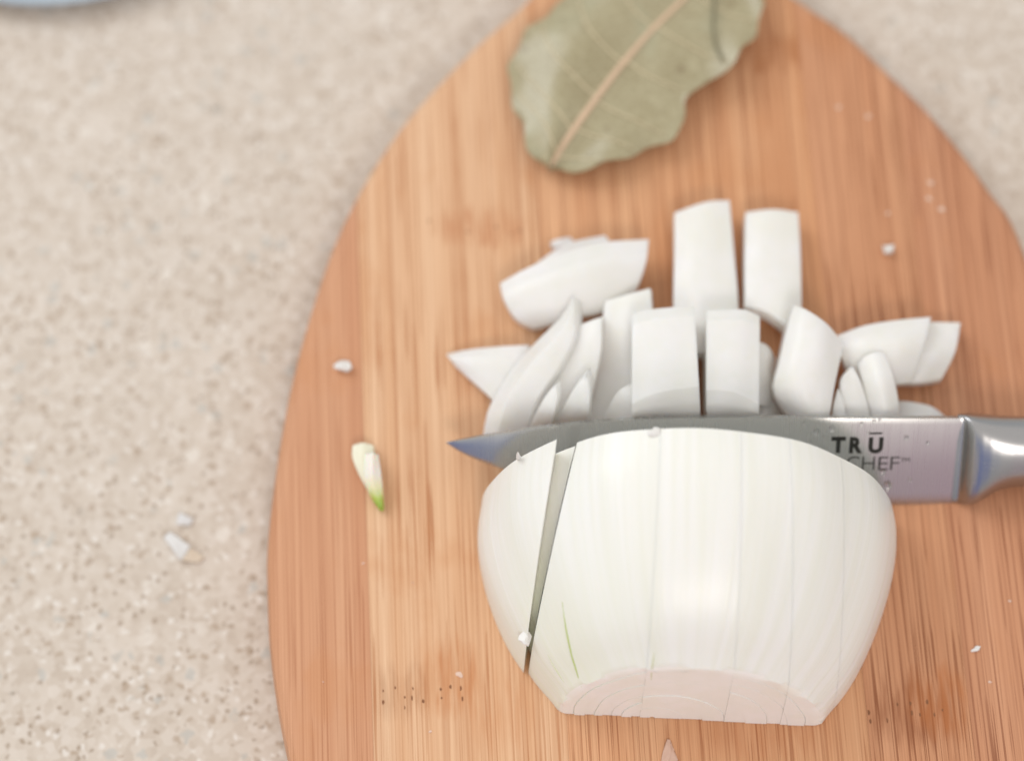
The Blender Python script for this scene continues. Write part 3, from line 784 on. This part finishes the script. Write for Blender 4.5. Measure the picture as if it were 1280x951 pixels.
# papery shard by the onion's trimmed end
piece('translucent papery onion shard on the board by the trimmed end of the half', [[(826, 952, .02), (829, 938, .05), (834, 923, .06)], [(834, 953, .04), (838, 942, .07), (838, 924, .06)], [(848, 950, .02), (846, 945, .03), (840, 930, .03)]], .03, seed=31, name='onion_shard', cat='onion shard', group='onion crumbs', mat=plain('onion_skin_shard', srgb(214, 178, 158), .35))
# green-tipped sprout scrap: two nested leaves
m = N('sprout'); cgen = m.n('ShaderNodeTexCoord').outputs['Generated']
sy = m.n('ShaderNodeSeparateXYZ', {0: cgen}).outputs[1]
sy2 = m.math('ADD', sy, m.math('MULTIPLY', m.math('SUBTRACT', m.noise(m.obj(), 400), .5), .12))
m.set(Base_Color=m.ramp(sy2, [(.04, srgb(142, 176, 62)), (.20, srgb(176, 196, 92)), (.36, srgb(228, 226, 186)), (.6, srgb(236, 232, 222))]), Roughness=.35, Subsurface_Weight=.6, Subsurface_Scale=.002)
spr = empty('onion_sprout', P(460, 595)); tag(spr, 'small white onion sprout scrap with a bright green tip on the board', 'onion sprout')
for nm, rl, th in (('leaf', [[(456, 568, .42), (465, 566, .5), (473, 568, .4)], [(456, 595, .42), (466, 594, .5), (477, 595, .38)], [(461, 616, .3), (470, 617, .36), (479, 617, .28)], [(474, 637, .12), (478, 639, .15), (480, 637, .1)]], .16),
                   ('outer_leaf', [[(441, 556, .25), (453, 553, .33), (466, 556, .3)], [(440, 570, .25), (453, 572, .34), (468, 575, .3)], [(448, 592, .25), (457, 596, .3), (468, 600, .26)], [(459, 612, .12), (464, 615, .16), (470, 618, .12)]], .2)):
    o = piece(None, rl, th, seed=40, smooth_rows=True, mat=m.m if nm == 'leaf' else plain('sprout_white', srgb(236, 232, 208), .4), name=nm, cols=10, sub=4)
    under(o, spr)
# scrap of onion on the counter beside the board
def counter_piece(rails, thick, mat, seed, name, par=None):
    bm = solid(loft([[(x, y, z-BT) for x, y, z in r] for r in rails], 8, 4), thick, floor=.01, seed=seed)
    o = link_mesh(name, bm, mat, None, 32)
    return under(o, par) if par else o
q = P(228, 682, -BT); cs_root = empty('onion_trimming', (q.x, q.y, 0)); tag(cs_root, 'pale onion trimming with a yellowish end lying on the counter', 'onion trimming')
counter_piece([[(204, 671, .1), (212, 664, .12)], [(226, 700, .12), (238, 682, .14)]], .08, plain('trim_white', srgb(222, 220, 218), .4), 50, 'white_end', cs_root)
counter_piece([[(227, 700, .12), (238, 684, .14)], [(248, 703, .06), (256, 695, .06)]], .05, plain('trim_yellow', srgb(216, 200, 180), .4), 51, 'yellow_end', cs_root)
counter_piece([[(220, 655, .1), (224, 640, .15)], [(238, 656, .06), (242, 648, .06)]], .04, plain('trim_chip', srgb(222, 222, 222), .4), 52, 'chip', cs_root)
# pale blue dish whose rim just enters the frame
mgl = N('blue_glaze'); mgl.set(Base_Color=mgl.ramp(mgl.noise(mgl.obj(), 60), [(.3, srgb(166, 180, 192)), (.7, srgb(176, 189, 200))]), Roughness=.15)
gp = P(60, 5, .47-BT); bm = bmesh.new(); rows = []; R0 = 6.5
gc = Vector((gp.x-.2, gp.y+R0, 0))
for r, z in ((0, .05), (3.6, .05), (4.4, .15), (5.6, .3), (6.5, .42), (6.54, .47), (6.5, .52), (5.6, .42), (4.4, .3), (3.5, .2), (0, .18)):
    rows.append([bm.verts.new(Vector((r*math.cos(k*math.pi/36), r*math.sin(k*math.pi/36), z))*U) for k in range(72)] if r else [bm.verts.new((0, 0, z*U))])
for a, b in zip(rows, rows[1:]):
    for k in range(72):
        if len(a) == 1: bm.faces.new((a[0], b[k], b[(k+1) % 72]))
        elif len(b) == 1: bm.faces.new((a[k], a[(k+1) % 72], b[0]))
        else: bm.faces.new((a[k], a[(k+1) % 72], b[(k+1) % 72], b[k]))
o = link_mesh('dish', bm, mgl.m, None, 50); o.location = gc*U
tag(o, 'shallow pale blue dish with only its rim in view on the counter', 'dish')
